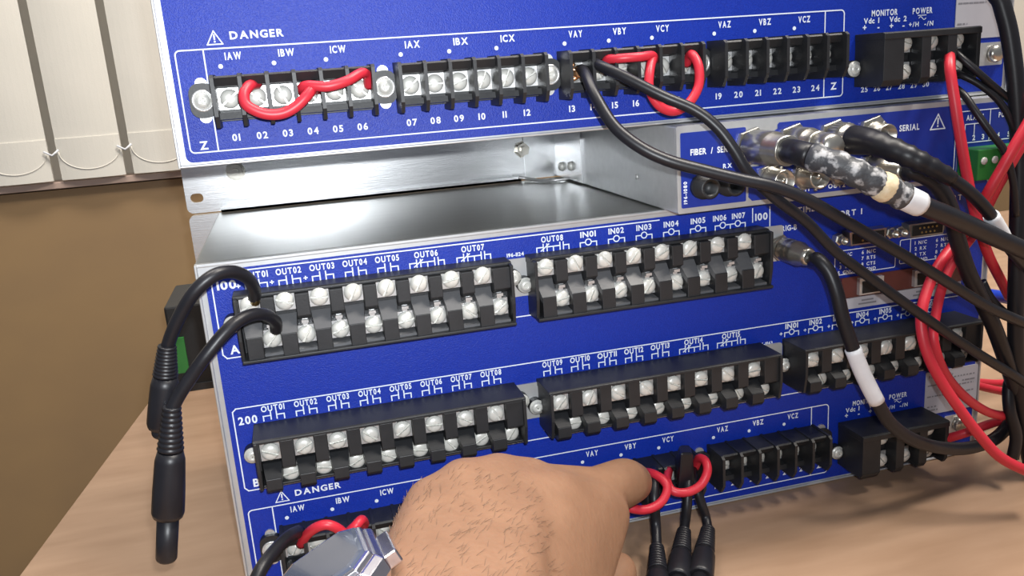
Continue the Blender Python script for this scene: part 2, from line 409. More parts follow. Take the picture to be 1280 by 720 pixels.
def power_block(root, ox, oy, oz):
    xl, xr, zB, zT, D = ox + .345, ox + .4035, oz + .0115, oz + .0368, .0235
    b = MB()
    b.box(xl + .0002, xr - .0002, oy - .013, oy, zB + .0003, zT - .0006)
    b.prism_x([(oy, zT + .0006), (oy, zT - .003), (oy - D - .0003, zT - .003), (oy - D - .0003, zT), (oy - D + .001, zT + .0006)], xl - .0002, xr + .0002)
    b.box(xl + .0004, xr - .0004, oy - .017, oy, zB + .0004, zB + .0018)
    for xc, hw in ((xl + .0060, .0060), (ox + .3703, .0028), (ox + .3860, .0028), (xr - .0012, .0012)):
        b.prism_x([(oy, zB - .001), (oy, zT), (oy - D, zT - .0005), (oy - D, zB + .002), (oy - D + .002, zB - .001)], xc - hw, xc + hw)
    for xc in (.3622, .3780, .3940):
        b.box(ox + xc - .0048, ox + xc + .0048, oy - .014, oy - .005, oz + .0225, oz + .0255)
    blk = b.build('power_terminal_block', 'black_plastic', root, 0.0003)
    for xc in (.3622, .3780, .3940):
        for z in (.0312, .0172):
            place('terminal_plate', ZPLATE, (ox + xc, oy - .0145, oz + z), blk); screw(SCREW_Z, ox + xc, oy - .0160, oz + z, blk)
    rounded_tab(xl - .003, oz + .020, .0045, oy - .004, oy, blk); screw(PAN, xl - .003, oy - .004, oz + .020, blk)
    return blk
def rating_label(root, ox, oy, x0, x1, z0, z1):
    b = MB(); b.prism_y(rrect(x0, x1, z0, z1, .0008), oy - .0009, oy - .0005); lb = b.build('rating_label', 'label_paper', root)
    p = Print(oy - .00095); h = z1 - z0
    p.text('Power Supply', x0 + .002, z1 - h * .12, .0017, align='l')
    rows = [(.20, .30, .95), (.32, .05, .5), (.32, .7, .95), (.40, .3, .92), (.58, .05, .55), (.58, .8, .95), (.82, .05, .22), (.9, .05, .25)]
    for fz, a, c in rows:
        x = x0 + (x1 - x0) * a
        while x < x0 + (x1 - x0) * c:
            l = random.uniform(.0008, .0028); p.line([(x, z1 - h * fz), (min(x + l, x0 + (x1 - x0) * c), z1 - h * fz)], .0009); x += l + .0012
    p.build('label_print', 'print_grey', lb)
    return lb
def ground_stud(root, ox, oy, x, z):
    b = MB(); b.prism_y(rrect(x - .008, x + .008, z - .0062, z + .0062, .0008), oy - .0010, oy - .0004); g = b.build('ground_plate', 'tin_plate', root)
    s_ = MB(); s_.lathe([(.0048, 0), (.0048, .002), (.0040, .0036), (.0015, .0042), (0, .0042)], (x + .002, oy - .001, z), (0, -1, 0), 18); s_.build('ground_screw', 'nickel', g)
    return g

def relay_body(root, ox, oy, oz):
    b = MB(); b.box(ox, ox + .445, oy + .002, oy + .1765, oz, oz + .178); b.build('chassis', 'zinc_sheet', root, .0006)
    b = MB(); b.box(ox, ox + .445, oy, oy + .0019, oz + .0002, oz + .1778)
    b.box(ox, ox + .0012, oy - .0030, oy + .0019, oz + .0002, oz + .1778); b.box(ox + .4438, ox + .445, oy - .0016, oy + .0019, oz, oz + .1778)
    b.box(ox, ox + .445, oy - .0016, oy + .0019, oz + .1764, oz + .1780); b.box(ox, ox + .445, oy - .0016, oy + .0019, oz + .0002, oz + .0014)
    b.build('rear_frame', 'silver_paint', root, .0004)
    e = MB(); e.prism_y(rrect(ox - .0195, ox + .4645, oz + .0006, oz + .1772, .004), oy + .1766, oy + .182); e.build('front_panel', 'aluminium', root)
    p = MB(); p.prism_y(rrect(ox + .0036, ox + .4414, oz + .0022, oz + .1742, .003), oy - .0005, oy - .0001)
    return p.build('blue_panel', 'blue_paint', root)
def z_print(p, ox, oz, names, right_block=True):
    z = oz
    p.line(rrect(ox + .006, ox + .338, z + .0064, z + .0504, .002), .0006, True)
    for x in (.0178, .3266): p.line([(ox + x, z + .0064), (ox + x, z + .0504)], .0006)
    p.text('Z', ox + .0120, z + .0095, .0036); p.text('Z', ox + .3325, z + .012, .0036)
    p.tri(ox + .0232, z + .0550, .0056); p.text('DANGER', ox + .0412, z + .0556, .0032, width=.0230)
    for k, nm in enumerate(names):
        x = ox + .0241 + (k % 3) * .0228 + (k // 3) * .0796
        p.dot(x, z + .0428, .0010); p.text(nm, x + .0058, z + .0470, .0031, width=.0070)
    for i in range(24):
        g, c = divmod(i, 6); x = ox + .0262 + c * CP + g * .0796
        p.text('%02d' % (i + 1), x, z + .0118, .0030)
    for i in range(6): p.text('%d' % (25 + i), ox + .3515 + i * .0078, z + .0088, .0028, width=.0042)
    p.text('MONITOR', ox + .3626, z + .0478, .0030, width=.0160); p.text('Vdc 1', ox + .3546, z + .0441, .0027, sp=.08); p.text('Vdc 2', ox + .3710, z + .0441, .0027, sp=.08)
    p.text('POWER', ox + .3862, z + .0476, .0030, width=.0125)
    p.line([(ox + .3835, z + .0452), (ox + .3885, z + .0452)], .0004)
    p.line([(ox + .3840 + .0045 * t / 8, z + .0437 + .0008 * math.sin(2 * math.pi * t / 8)) for t in range(9)], .0004)
    for x, ch in ((.3505, '+'), (.3590, '-'), (.3670, '+'), (.3745, '-'), (.3810, '+/H'), (.3905, '-/N')): p.text(ch, ox + x, z + .0408, .0024 if len(ch) > 1 else .0030)

# ------------------------------------------------------------------ setting
b = MB(); b.box(-2.5, 3.0, -2.0, .93, -.77, -.75); tag(b.build('floor', 'floor_tile'), kind='structure')
b = MB(); b.box(-2.5, 3.0, .93, 1.0, -.75, 1.9); tag(b.build('wall_back', 'wall_paint'), kind='structure')
b = MB(); b.box(-2.5, 3.0, .90, .929, -.75, .1375); tag(b.build('trim_1', 'panel_wood'), 'brown wooden board along the wall below the blinds', kind='structure')
b = MB(); b.box(-2.5, 3.0, .888, .929, .1400, .1492); tag(b.build('trim_2', 'ledge_wood', bevel=.001), 'narrow wooden ledge strip beneath the blinds', kind='structure')

def desk():
    root = empty('desk', (.5, 0, -.75))
    def edge(y): return -.1276 + (y - .0745) * .122
    b = MB(); poly = [(edge(-.75), -.75), (1.6, -.75), (1.6, .62), (edge(.62), .62)]
    v = [(x, y, -.028) for x, y in poly] + [(x, y, -.0002) for x, y in poly]
    b.add(v, [(3, 2, 1, 0), (4, 5, 6, 7), (0, 1, 5, 4), (1, 2, 6, 5), (2, 3, 7, 6), (3, 0, 4, 7)])
    b.build('desktop', 'desk_wood', root, .0008)
    b = MB(); b.box(-.08, -.055, -.6, .55, -.75, -.0285); b.build('side_panel', 'desk_wood', root)
    b = MB(); b.box(1.5, 1.525, -.6, .55, -.75, -.0285); b.build('side_panel', 'desk_wood', root)
    b = MB(); b.box(-.0545, 1.4995, .50, .52, -.6, -.0285); b.build('modesty_panel', 'desk_wood', root)
    return tag(root, 'light wood-grain desk carrying the stacked blue relays', 'desk')
desk()

# vertical blinds
SL = 0.0930
hues = ['leftmost', 'second', 'third', 'fourth']
lab = {-3: 'beige fabric blind slat at the far left edge of the photo', -2: 'beige fabric blind slat, middle one between the two dark gaps', -1: 'beige fabric blind slat beside the upper blue relay'}
for k in range(-4, 1):
    xc = -.2155 + (k + 2) * SL + .0
    root = empty('blind_slat', (xc, .90, .151))
    W2 = .0410; n = 10
    def arc(x): return .886 - .006 * (1 - (x / W2) ** 2)
    b = MB()
    fr = []; bk = []
    xs = [-W2 + 2 * W2 * i / n for i in range(n + 1)]
    v = [(xc + x, arc(x), z) for z in (.206, 1.6) for x in xs] + [(xc + x, arc(x) + .001, z) for z in (.206, 1.6) for x in xs]
    m_ = n + 1; f = []
    for i in range(n):
        f.append((i, i + 1, m_ + i + 1, m_ + i)); f.append((2 * m_ + i + 1, 2 * m_ + i, 3 * m_ + i, 3 * m_ + i + 1))
        f.append((i, 2 * m_ + i, 2 * m_ + i + 1, i + 1)); f.append((m_ + i, m_ + i + 1, 3 * m_ + i + 1, 3 * m_ + i))
    f += [(0, m_, 3 * m_, 2 * m_), (n, 2 * m_ + n, 3 * m_ + n, m_ + n)]
    b.add(v, f); b.build('slat_fabric', 'blind_fabric', root)
    # weighted hem pocket, proud of the slat
    b = MB(); v = [(xc + x, arc(x) - .0016, z) for z in (.1515, .2075) for x in xs] + [(xc + x, arc(x) + .0026, z) for z in (.1515, .2075) for x in xs]
    b.add(v, f); hem = b.build('hem_pocket', 'blind_fabric', root)
    pts = []
    for i in range(19):
        t = math.pi * i / 18; x = -math.cos(t) * (W2 - .002); pts.append((xc + x, arc(x) - .0018, .190 - .026 * math.sin(t)))
    b = MB(); b.tube(pts, .0007, 6); b.build('hem_seam', 'blind_fabric', hem)
    if k in (-2, -3):
        b = MB(); b.tube([(xc + W2 - .004, .8795, .192), (xc + W2 + .006, .8785, .186), (xc + W2 + .0150, .879, .193)], .0016, 6); b.build('linking_chain', 'white_sleeve', root)
    L = lab.get(k, 'beige fabric blind slat continuing beyond the left edge' if k < -3 else 'beige fabric blind slat hidden behind the stacked relays')
    tag(root, L, 'blind slat', 'vertical blind slats')

# black equipment case with a green strip on the desk behind the lower relay
r = empty('equipment_case', (-.04, .40, 0))
b = MB(); b.box(-.0725, .012, .352, .44, .0, .078); b.build('case_body', 'dark_hole', r, .002)
b = MB(); b.box(-.0735, .013, .350, .442, .0, .006); b.build('base_tray', 'black_plastic', r)
b = MB(); b.box(-.0755, -.0600, .3490, .3518, .018, .050); b.build('connector_strip', 'green_plastic', r)
tag(r, 'small black equipment case with a green connector behind the lower relay', 'equipment case')

# ------------------------------------------------------------------ lower relay
low = empty('protection_relay', (.2225, .09, 0))
pan = relay_body(low, 0, 0, 0)
p = Print(-.0007)
# row A
p.line([(.288, .1655), (.288, .1728)] , .0006); p.line([(.2985, .160), (.2985, .1728)], .0006)
p.line([(.233, .1728), (.008, .1728), (.0063, .171), (.0063, .133), (.008, .131), (.0215, .131)], .0006)
p.line([(.145, .131), (.172, .131)], .0006)
p.text('100', .0128, .1668, .0040, width=.0088); p.text('100', .2933, .1680, .0038, width=.0076); p.text('A', .0120, .1350, .0042)
outs = [.0262, .0416, .0573, .0730, .0887]
for i, x in enumerate(outs):
    p.text('OUT%02d' % (i + 1), x, .1700, .0030, width=.0118); p.contact(x, .1655)
    if i < 3: p.text('+', x - .0082, .1655, .0026)
for nm, x in (('OUT06', .1080), ('OUT07', .1318), ('OUT08', .1735)): p.text(nm, x, .1700, .0030, width=.0118); p.contact_c(x, .1655)
for i in range(5): x = .1930 + i * .0156; p.text('IN%02d' % (i + 1), x, .1700, .0030, width=.0086); p.inp(x, .1655)
p.text('IN06', .2682, .1700, .0030, width=.0080); p.inp(.2700, .1655); p.text('IN07', .2795, .1700, .0030, width=.0080); p.inp(.2790, .1655)
p.text('196-1124', .1535, .1640, .0019, width=.0090)
# row B
p.line([(.425, .1050), (.008, .1050), (.0063, .1035), (.0063, .0630), (.008, .0612), (.425, .0612)], .0006)
p.text('200', .0128, .0985, .0040, width=.0090); p.text('B', .0122, .0650, .0042)
for i in range(8): x = .0252 + i * .0158; p.text('OUT%02d' % (i + 1), x, .1028, .0030, width=.0112); p.contact(x, .0988)
for i in range(5): x = .1695 + i * .0155; p.text('OUT%02d' % (i + 9), x, .1028, .0030, width=.0112); p.contact(x, .0988)
for nm, x in (('OUT14', .2515), ('OUT15', .2745)): p.text(nm, x, .1028, .0030, width=.0112); p.contact_c(x, .0988)
for i in range(7): x = .3128 + i * .0155; p.text('IN%02d' % (i + 1), x, .1028, .0030, width=.0082); p.inp(x, .0988); p.text('+', x - .0068, .0988, .0024)
p.text('196-1063', .2960, .0945, .0019, width=.0090)
for i in range(8): p.text('%02d' % (2 * i + 2), .0312 + i * PIT, .0642, .0026)
for i in range(8): p.text('%02d' % (2 * i + 18), .1765 + i * PIT, .0642, .0026)
p.text('17', .1640, .0668, .0026); p.text('33', .3035, .0655, .0032)
for i in range(7): p.text('%02d' % (2 * i + 34), .3230 + i * PIT, .0642, .0026)
# communications area
p.text('TIME', .3210, .1690, .0032); p.text('IRIG-B', .3100, .1598, .0030, width=.0105); p.text('PORT 1', .3480, .1640, .0032); p.text('PORT', .4170, .1650, .0032)
p.line(rrect(.3400, .3800, .1285, .1425, .001), .0005, True)
p.line(rrect(.3830, .4250, .1300, .1440, .001), .0005, True); p.line([(.3900, .1300), (.3900, .1440)], .0005)
for zz, row in ((.1400, ('1 N/C', '6 N/C')), (.1365, ('2 RX', '7 RTS')), (.1330, ('3 TX', '8 CTS')), (.1298, ('5 GND', '9 GND'))):
    for j, t in enumerate(row): p.text(t, .3470 + j * .0150, zz, .0020); p.text(t, .3970 + j * .0150, zz + .0012, .0020)
z_print(p, 0, 0, ['IAW', 'IBW', 'ICW', 'IAX', 'IBX', 'ICX', 'VAY', 'VBY', 'VCY', 'VAZ', 'VBZ', 'VCZ'])
p.text('GND', .4090, .0270, .0028)
p.build('panel_lettering', 'print_white', pan)
A = dict(zT=.1634, zU=.1583, zL=.1408, zB=.1318, grey=True); B = dict(zT=.0957, zU=.0878, zL=.0740, zB=.0690, hood=.0235, yU=.0180, yL=.0140)
pluggable_block(low, .0225, 8, **A); pluggable_block(low, .1655, 8, **A)
pluggable_block(low, .0222, 8, depth=.0245, **B); pluggable_block(low, .1672, 8, depth=.0245, **B); pluggable_block(low, .3140, 7, depth=.0235, **B)
for x in (.1545, .2978):
    for zz in ((.142, .162), (.074, .094)):
        b = MB(); b.prism_y(rrect(x - .0085, x + .0085, zz[0], zz[1], .0015), -.0016, -.0008); b.build('block_backplate', 'silver_paint', low)
for g in range(4): barrier_strip(low, 0, -.0006, 0, g)
power_block(low, 0, -.0006, 0)
rating_label(low, 0, 0, .4055, .4435, .0310, .0590)
ground_stud(low, 0, 0, .4290, .0215)
def bnc(root, x, y, z, length, r=.0058, hexr=.0, m='nickel', open_end=True, name='coaxial_socket'):
    b = MB()
    if hexr: b.lathe([(hexr, 0), (hexr, .0022), (hexr * .96, .0026)], (x, y, z), (0, -1, 0), 6, False)
    b.lathe([(r * 1.15, 0), (r * 1.15, .004), (r, .0042), (r, length - .0005), (r * .93, length), (r * .84, length), (r * .84, length - .0055), (r * .2, length - .0055), (r * .2, length - .001), (0, length - .001)] if open_end else
            [(r * 1.15, 0), (r * 1.15, .004), (r, .0042), (r, length)], (x, y, z), (0, -1, 0), 20)
    for s_ in (-1, 1): b.lathe([(.0009, 0), (.0009, .0014)], (x, y - length + .004, z + s_ * (r - .0003)), (0, 0, s_), 8)
    return b.build(name, m, root)
bnc(low, .3040, -.0008, .1495, .009, .0052, .0075, open_end=False)
def d_port(root, x, z, w_=.026):
    b = MB(); s_ = .0045
    b.hexa([(x - w_ / 2 + .001, -.0008, z - s_), (x + w_ / 2 - .001, -.0008, z - s_), (x + w_ / 2, -.0008, z + s_), (x - w_ / 2, -.0008, z + s_)],
           [(x - w_ / 2 + .002, -.0065, z - s_ + .0006), (x + w_ / 2 - .002, -.0065, z - s_ + .0006), (x + w_ / 2 - .001, -.0065, z + s_ - .0006), (x - w_ / 2 + .001, -.0065, z + s_ - .0006)])
    o = b.build('serial_port', 'nickel', root)
    b = MB(); b.box(x - w_ / 2 + .0030, x + w_ / 2 - .0030, -.0072, -.0064, z - s_ + .0016, z + s_ - .0016); ins = b.build('port_insert', 'dark_hole', o)
    b = MB()
    for j in range(5): b.lathe([(.0006, 0), (.0006, .0004)], (x - .0056 + j * .0028, -.0072, z + .0013), (0, -1, 0), 6)
    for j in range(4): b.lathe([(.0006, 0), (.0006, .0004)], (x - .0042 + j * .0028, -.0072, z - .0013), (0, -1, 0), 6)
    b.build('contact_pins', 'brass', o)
    for s2 in (-1, 1):
        b = MB(); b.lathe([(.0034, 0), (.0034, .004), (.0026, .0044)], (x + s2 * (w_ / 2 + .0035), -.0008, z), (0, -1, 0), 6, False)
        b.lathe([(.0022, .0042), (.0022, .008), (.0014, .008), (.0013, .005)], (x + s2 * (w_ / 2 + .0035), -.0008, z), (0, -1, 0), 12); b.build('jack_post', 'nickel', o)
d_port(low, .3570, .1500); d_port(low, .3960, .1500)
b = MB(); b.box(.3440, .4260, -.0020, -.0004, .1145, .1265); net = b.build('network_port_plate', 'port_red', low)
for x in (.3620, .3990):
    b = MB(); b.box(x - .0080, x + .0080, -.0045, -.0020, .1158, .1255); jack = b.build('network_jack', 'tin_plate', net)
    b = MB(); b.box(x - .0062, x + .0062, -.0050, -.0044, .1168, .1238); b.build('jack_opening', 'dark_hole', jack)
b = MB(); b.box(.3440, .4260, -.0016, -.0004, .1075, .1140); strip = b.build('port_label_strip', 'label_paper', low)
p = Print(-.0018)
for x in (.3620, .3990): p.line([(x - .004, .1118), (x + .003, .1118)], .0010); p.line([(x - .006, .1098), (x + .005, .1098)], .0010)
p.build('label_print', 'print_grey', strip)
tag(low, 'lower blue relay with rows 100 and 200, standing on the desk', 'relay')

# ------------------------------------------------------------------ middle unit
mid = empty('communications_unit', (.2225, .09, .1783))
FX0, FX1, FZ0, FZ1, FY = .2345, .4435, .1785, .2222, -.0205
sheet('front_panel', 'aluminium', mid, rrect(-.0195, .4645, .1786, .2222, .004), [rrect(-.0165, -.0085, .1855, .1915, .0028)], .1770, .1800)
b = MB(); b.box(.002, .205, .1690, .1768, .1786, .1802); b.box(.002, .205, .1690, .1700, .1786, .1818); b.build('bottom_lip', 'aluminium', mid)
b = MB(); b.tube(spline([(.203, .1695, .1812), (.209, .168, .1800), (.214, .160, .1793), (.222, .150, .1793), (.2335, .148, .1797)], 5), .0011, 8); b.build('edge_wire', 'tin_plate', mid)
b = MB(); b.box(FX0, FX1, FY + .0012, .130, FZ0, FZ1); b.build('box_chassis', 'silver_paint', mid, .0008)
b = MB(); b.prism_y(rrect(FX0, FX1, FZ0, FZ1, .001), FY, FY + .0011); face = b.build('box_face', 'silver_paint', mid)
b = MB(); b.box(.2330, .2344, .1200, .1768, .1795, .2215); brk = b.build('side_bracket', 'aluminium', mid)
b = MB(); b.box(.2100, .2344, .1752, .1769, .1795, .2215); b.build('bracket_flange', 'aluminium', mid)
for y, z in ((.160, .187), (.140, .189), (.160, .213), (.140, .215)):
    b = MB(); b.lathe([(.0032, 0), (.0032, .001), (.0024, .0024), (.0008, .003), (0, .003)], (.2330, y, z), (-1, 0, 0), 14); b.build('bracket_screw', 'screw_steel', brk)
for x, z in ((.0140, .2035), (.2090, .2000)):
    b = MB(); b.lathe([(.0062, 0), (.0062, .0006), (.0048, .0006), (.0048, .0040), (.0025, .0040), (.0025, .0062), (.0010, .0062)], (x, .1769, z), (0, -1, 0), 6 if x > .1 else 16, False); b.build('panel_nut', 'nickel', mid)
b = MB(); b.lathe([(.0016, 0), (.0016, .0010), (.0006, .0012)], (FX0, .030, .1925), (-1, 0, 0), 10); b.build('side_rivet', 'tin_plate', mid)
# blue faces
b = MB(); b.prism_y(rrect(.2365, .2725, .1812, .2188, .0008), FY - .0004, FY); s1 = b.build('fiber_sticker', 'blue_sticker', mid)
p = Print(FY - .0006)
p.text('FIBER / SERIAL', .2548, .2090, .0030, sp=.07, wide=.82); p.text('TX', .2480, .2005, .0022); p.text('RX', .2620, .2005, .0022); p.text('196-1080', .2385, .1890, .0019, vert=True)
p.build('sticker_lettering', 'print_white', s1)
s2 = sheet('connector_sticker', 'blue_sticker', mid, [(.2760, .1810), (.4000, .1810), (.4000, .2195), (.2915, .2195), (.2905, .2185), (.2905, .2165), (.2860, .2140), (.2860, .2030), (.2800, .1985), (.2740, .1985), (.2740, .1830)],
           [], FY - .0004, FY)
p = Print(FY - .0006)
p.text('SERIAL', .3690, .2105, .0032, width=.0125); p.tri(.3868, .2120, .0078); p.text('OUT1', .3045, .1840, .0024); p.text('OUT2', .3255, .1840, .0024); p.text('OUT3', .3470, .1840, .0024)
p.line([(.3985, .1815), (.3985, .2190)], .0006)
p.build('sticker_lettering', 'print_white', s2)
b = MB(); b.prism_y(rrect(.4008, .4425, .1810, .2195, .0006), FY - .0004, FY); s3 = b.build('alarm_sticker', 'blue_sticker', mid)
p = Print(FY - .0006)
p.text('ALARM', .4105, .2125, .0028, width=.0110); p.text('POWER', .4315, .2125, .0028, width=.0110); p.line([(.4015, .2160), (.4420, .2160)], .0005); p.line([(.4205, .1995), (.4205, .2160)], .0005)
p.line([(.4045, .2060), (.4045, .2090), (.4165, .2090), (.4165, .2060)], .0005); p.line([(.4105, .2030), (.4105, .2090)], .0005)
for i, x in enumerate((.4045, .4105, .4165, .4265, .4335)): p.text(str(i + 1), x, .2015, .0028)
p.line([(.4015, .1990), (.4420, .1990)], .0005)
p.build('sticker_lettering', 'print_white', s3)
for x in (.2475, .2615):
    b = MB(); b.lathe([(.0064, 0), (.0064, .003), (.0052, .0035), (.0052, .010), (.0036, .010), (.0034, .004), (0, .004)], (x, FY - .0004, .1915), (0, -1, 0), 18); b.build('fiber_port', 'black_plastic', mid)
for i, x in enumerate((.2755, .2992, .3228, .3465)): bnc(mid, x, FY - .0004, .2090, .0125, .0058, .0098, open_end=(i == 3), name='coaxial_socket')
for x in (.2860, .3060, .3265, .3470): bnc(mid, x, FY - .0004, .1915, .0145, .0060, .0082)
b = MB(); b.box(.4010, .4425, FY - .0150, FY, .1800, .1965); gp = b.build('terminal_plug', 'green_plastic', mid, .0006)
for i in range(6):
    b = MB(); b.lathe([(.0020, 0), (.0020, .0006), (.0005, .0006)], (.4045 + i * .0069, FY - .0150, .1905), (0, -1, 0), 12); b.build('plug_screw', 'screw_steel', gp)
tag(mid, 'slim silver connector unit with coaxial sockets, sandwiched between the blue relays', 'electronic unit')

# ------------------------------------------------------------------ upper relay
UX, UY, UZ = .0011, -.0042, .2226
up = empty('protection_relay', (.2225 + UX, .09 + UY, UZ))
pan = relay_body(up, UX, UY, UZ)
p = Print(UY - .0007)
z_print(p, UX, UZ, ['IAW', 'IBW', 'ICW', 'IAX', 'IBX', 'ICX', 'VAY', 'VBY', 'VCY', 'VAZ', 'VBZ', 'VCZ'])
p.build('panel_lettering', 'print_white', pan)
for g in range(4): barrier_strip(up, UX, UY - .0006, UZ, g)
power_block(up, UX, UY - .0006, UZ)
rating_label(up, UX, UY, .4085, .4435, UZ + .0310, UZ + .0760)
ground_stud(up, UX, UY, .4330, UZ + .0222)
tag(up, 'upper blue relay resting on top of the silver connector unit', 'relay')

# ------------------------------------------------------------------ cables
def px(l): return [at(*a) for a in l]
def with_tails(pts):
    """cables that leave to the right run on and come to rest on the desk"""
    def tail(p, k):
        return [p + Vector((.045 + .004 * k, .008, -.020)), Vector((p.x + .12, p.y + .02 + .006 * k, max(.006, p.z * .35))), Vector((p.x + .21, p.y + .03 + .012 * k, .0055)), Vector((p.x + .34, p.y + .02 + .02 * k, .0055))]
    k = len(bpy.data.objects) % 5
    pts = list(pts)
    if pts[-1].x > .44: pts = pts + tail(pts[-1], k)
    if pts[0].x > .44: pts = tail(pts[0], k)[::-1] + pts
    return pts
def cable_thing(name, pts, r, m, label, cat, group=None, n=10, step=6, part='cable_jacket'):
    P = spline(with_tails(pts), step)
    root = empty(name, P[0])
    b = MB(); b.tube(P, r, n); b.build(part, m, root)
    tag(root, label, cat, group); return root, P
def single_cable(name, pts, r, m, label, cat, group=None, n=10, step=6):
    P = spline(with_tails(pts), step); b = MB(); b.tube(P, r, n); o = b.build(name, m); tag(o, label, cat, group); return o
def sleeve(root, P, i0, i1, r, m, name, n=12):
    b = MB(); b.tube(P[i0:i1], r, n); return b.build(name, m, root)
def banana(root, a, d, L1, L2, L3, r=.0052, m='black_rubber'):
    """ribbed strain relief, body and sleeve along direction d"""
    a = Vector(a); d = Vector(d).normalized()
    prof = []; nr = 9
    for i in range(nr):
        h = L1 * i / nr; rr = .0035 + (r * .86 - .0035) * i / nr
        prof += [(rr, h), (rr + .00035, h + L1 / nr * .25), (rr + .00035, h + L1 / nr * .6), (rr, h + L1 / nr * .75)]
    b = MB(); b.lathe(prof, a, d, 14); b.build('strain_relief', m, root)
    b = MB(); b.lathe([(r * .85, L1), (r, L1 + .004), (r * 1.08, L1 + L2 * .6), (r * 1.1, L1 + L2 - .002), (r, L1 + L2)], a, d, 16); b.build('plug_body', m, root)
    b = MB(); b.lathe([(r * .74, L1 + L2), (r * .72, L1 + L2 + L3 - .001), (r * .62, L1 + L2 + L3), (r * .45, L1 + L2 + L3), (r * .44, L1 + L2 + L3 - .006)], a, d, 14); b.build('plug_sleeve', m, root)
# left test leads
root, P = cable_thing('test_lead', [at(318, 372, -.017), at(318, 362, -.024), at(310, 348, -.032), at(292, 340, -.040), at(268, 344, -.046), at(243, 365, -.048), at(224, 396, -.046), at(212, 425, -.044), at(209, 440, -.043)], .0029, 'black_rubber',
                      'black test lead from the top left screw of row 100, plug hanging behind', 'test lead', 'black test leads with banana plugs')
b = MB(); b.tube(px([(319, 378, -.016), (319, 366, -.021), (319, 362, -.0245)]), .0022, 8); b.build('ferrule', 'brass', root)
a, e = at(209, 432, -.044), at(202, 545, -.040); banana(root, a, e - a, .014, .024, (e - a).length - .038, .0058)
root, P = cable_thing('test_lead', [at(345, 412, -.016), at(344, 402, -.022), at(330, 393, -.032), at(308, 396, -.040), at(285, 412, -.046), at(258, 444, -.050), at(236, 475, -.050), at(222, 497, -.050), at(215, 512, -.050)], .0029, 'black_rubber',
                      'black test lead from the second row screw, long plug hanging in front of desk', 'test lead', 'black test leads with banana plugs')
a, e = at(215, 508, -.050), at(208, 700, -.050); banana(root, a, e - a, .020, .030, (e - a).length - .050, .0062)
# red jumpers on the upper relay
single_cable('jumper_wire', px([(322, 104, -.013), (312, 107, -.020), (305, 118, -.024), (309, 132, -.026), (330, 142, -.027), (352, 142, -.027), (370, 133, -.027), (385, 118, -.026), (392, 108, -.022), (396, 112, -.013)]), .0024, 'red_rubber',
             'red jumper looped from terminal 02 to 04 on the upper relay', 'wire', 'red jumper wires')
single_cable('jumper_wire', px([(382, 117, -.013), (377, 111, -.020), (386, 107, -.024), (410, 108, -.026), (434, 101, -.025), (450, 92, -.021), (459, 92, -.017), (461, 108, -.012)]), .0023, 'red_rubber',
             'red jumper running from terminal 04 to 06 on the upper relay', 'wire', 'red jumper wires')
single_cable('jumper_wire', px([(763, 84, -.012), (758, 75, -.018), (775, 73, -.024), (800, 71, -.026), (816, 70, -.022), (820, 82, -.013)]), .0022, 'red_rubber',
             'short straight red jumper from terminal 15 to 17 on the upper relay', 'wire', 'red jumper wires')
single_cable('jumper_wire', px([(818, 80, -.013), (816, 72, -.021), (812, 90, -.028), (812, 112, -.031), (824, 132, -.032), (842, 139, -.032), (860, 130, -.031), (873, 108, -.029), (873, 82, -.026), (864, 68, -.020), (858, 80, -.012)]), .0023, 'red_rubber',
             'red jumper hanging in a round loop below terminals 17 and 18, upper relay', 'wire', 'red jumper wires')
# black leads from terminals 13 and 14
r1, P = cable_thing('hookup_lead', px([(721, 90, -.012), (728, 88, -.020), (734, 98, -.030), (745, 122, -.040), (768, 158, -.050), (800, 184, -.058), (836, 201, -.064), (880, 213, -.069), (925, 224, -.074), (967, 233, -.078), (1008, 249, -.080), (1056, 276, -.079), (1104, 304, -.077), (1154, 334, -.074), (1196, 360, -.070), (1240, 386, -.066), (1300, 412, -.060)]), .0028, 'black_rubber',
                    'black lead from terminal 13 with bare copper end, crossing the coaxial sockets', 'cable', 'black leads from the upper relay')
b = MB(); b.tube(px([(712, 88, -.0125), (716, 92, -.0135), (722, 92, -.0160), (726, 90, -.019)]), .0024, 8)
for dy in (-8, -4, 3, 7): b.tube(px([(709, 92 + dy, -.0125), (714, 93 + dy, -.0140), (721, 93 + dy * .5, -.0165)]), .0011, 6)
b.tube(px([(712, 84, -.0125), (718, 80, -.0145)]), .0010, 6); b.build('copper_strands', 'copper', r1)
single_cable('hookup_lead', px([(748, 86, -.011), (744, 80, -.019), (754, 84, -.026), (780, 96, -.034), (828, 120, -.044), (869, 138, -.050), (897, 160, -.055), (918, 188, -.059), (935, 215, -.061), (967, 246, -.062), (1008, 277, -.061), (1044, 314, -.060), (1085, 345, -.059), (1127, 376, -.059), (1165, 403, -.058), (1210, 434, -.056), (1262, 466, -.052), (1300, 488, -.048)]), .0027, 'black_rubber',
             'black lead from terminal 14 dropping steeply past the row 100 inputs', 'cable', 'black leads from the upper relay')
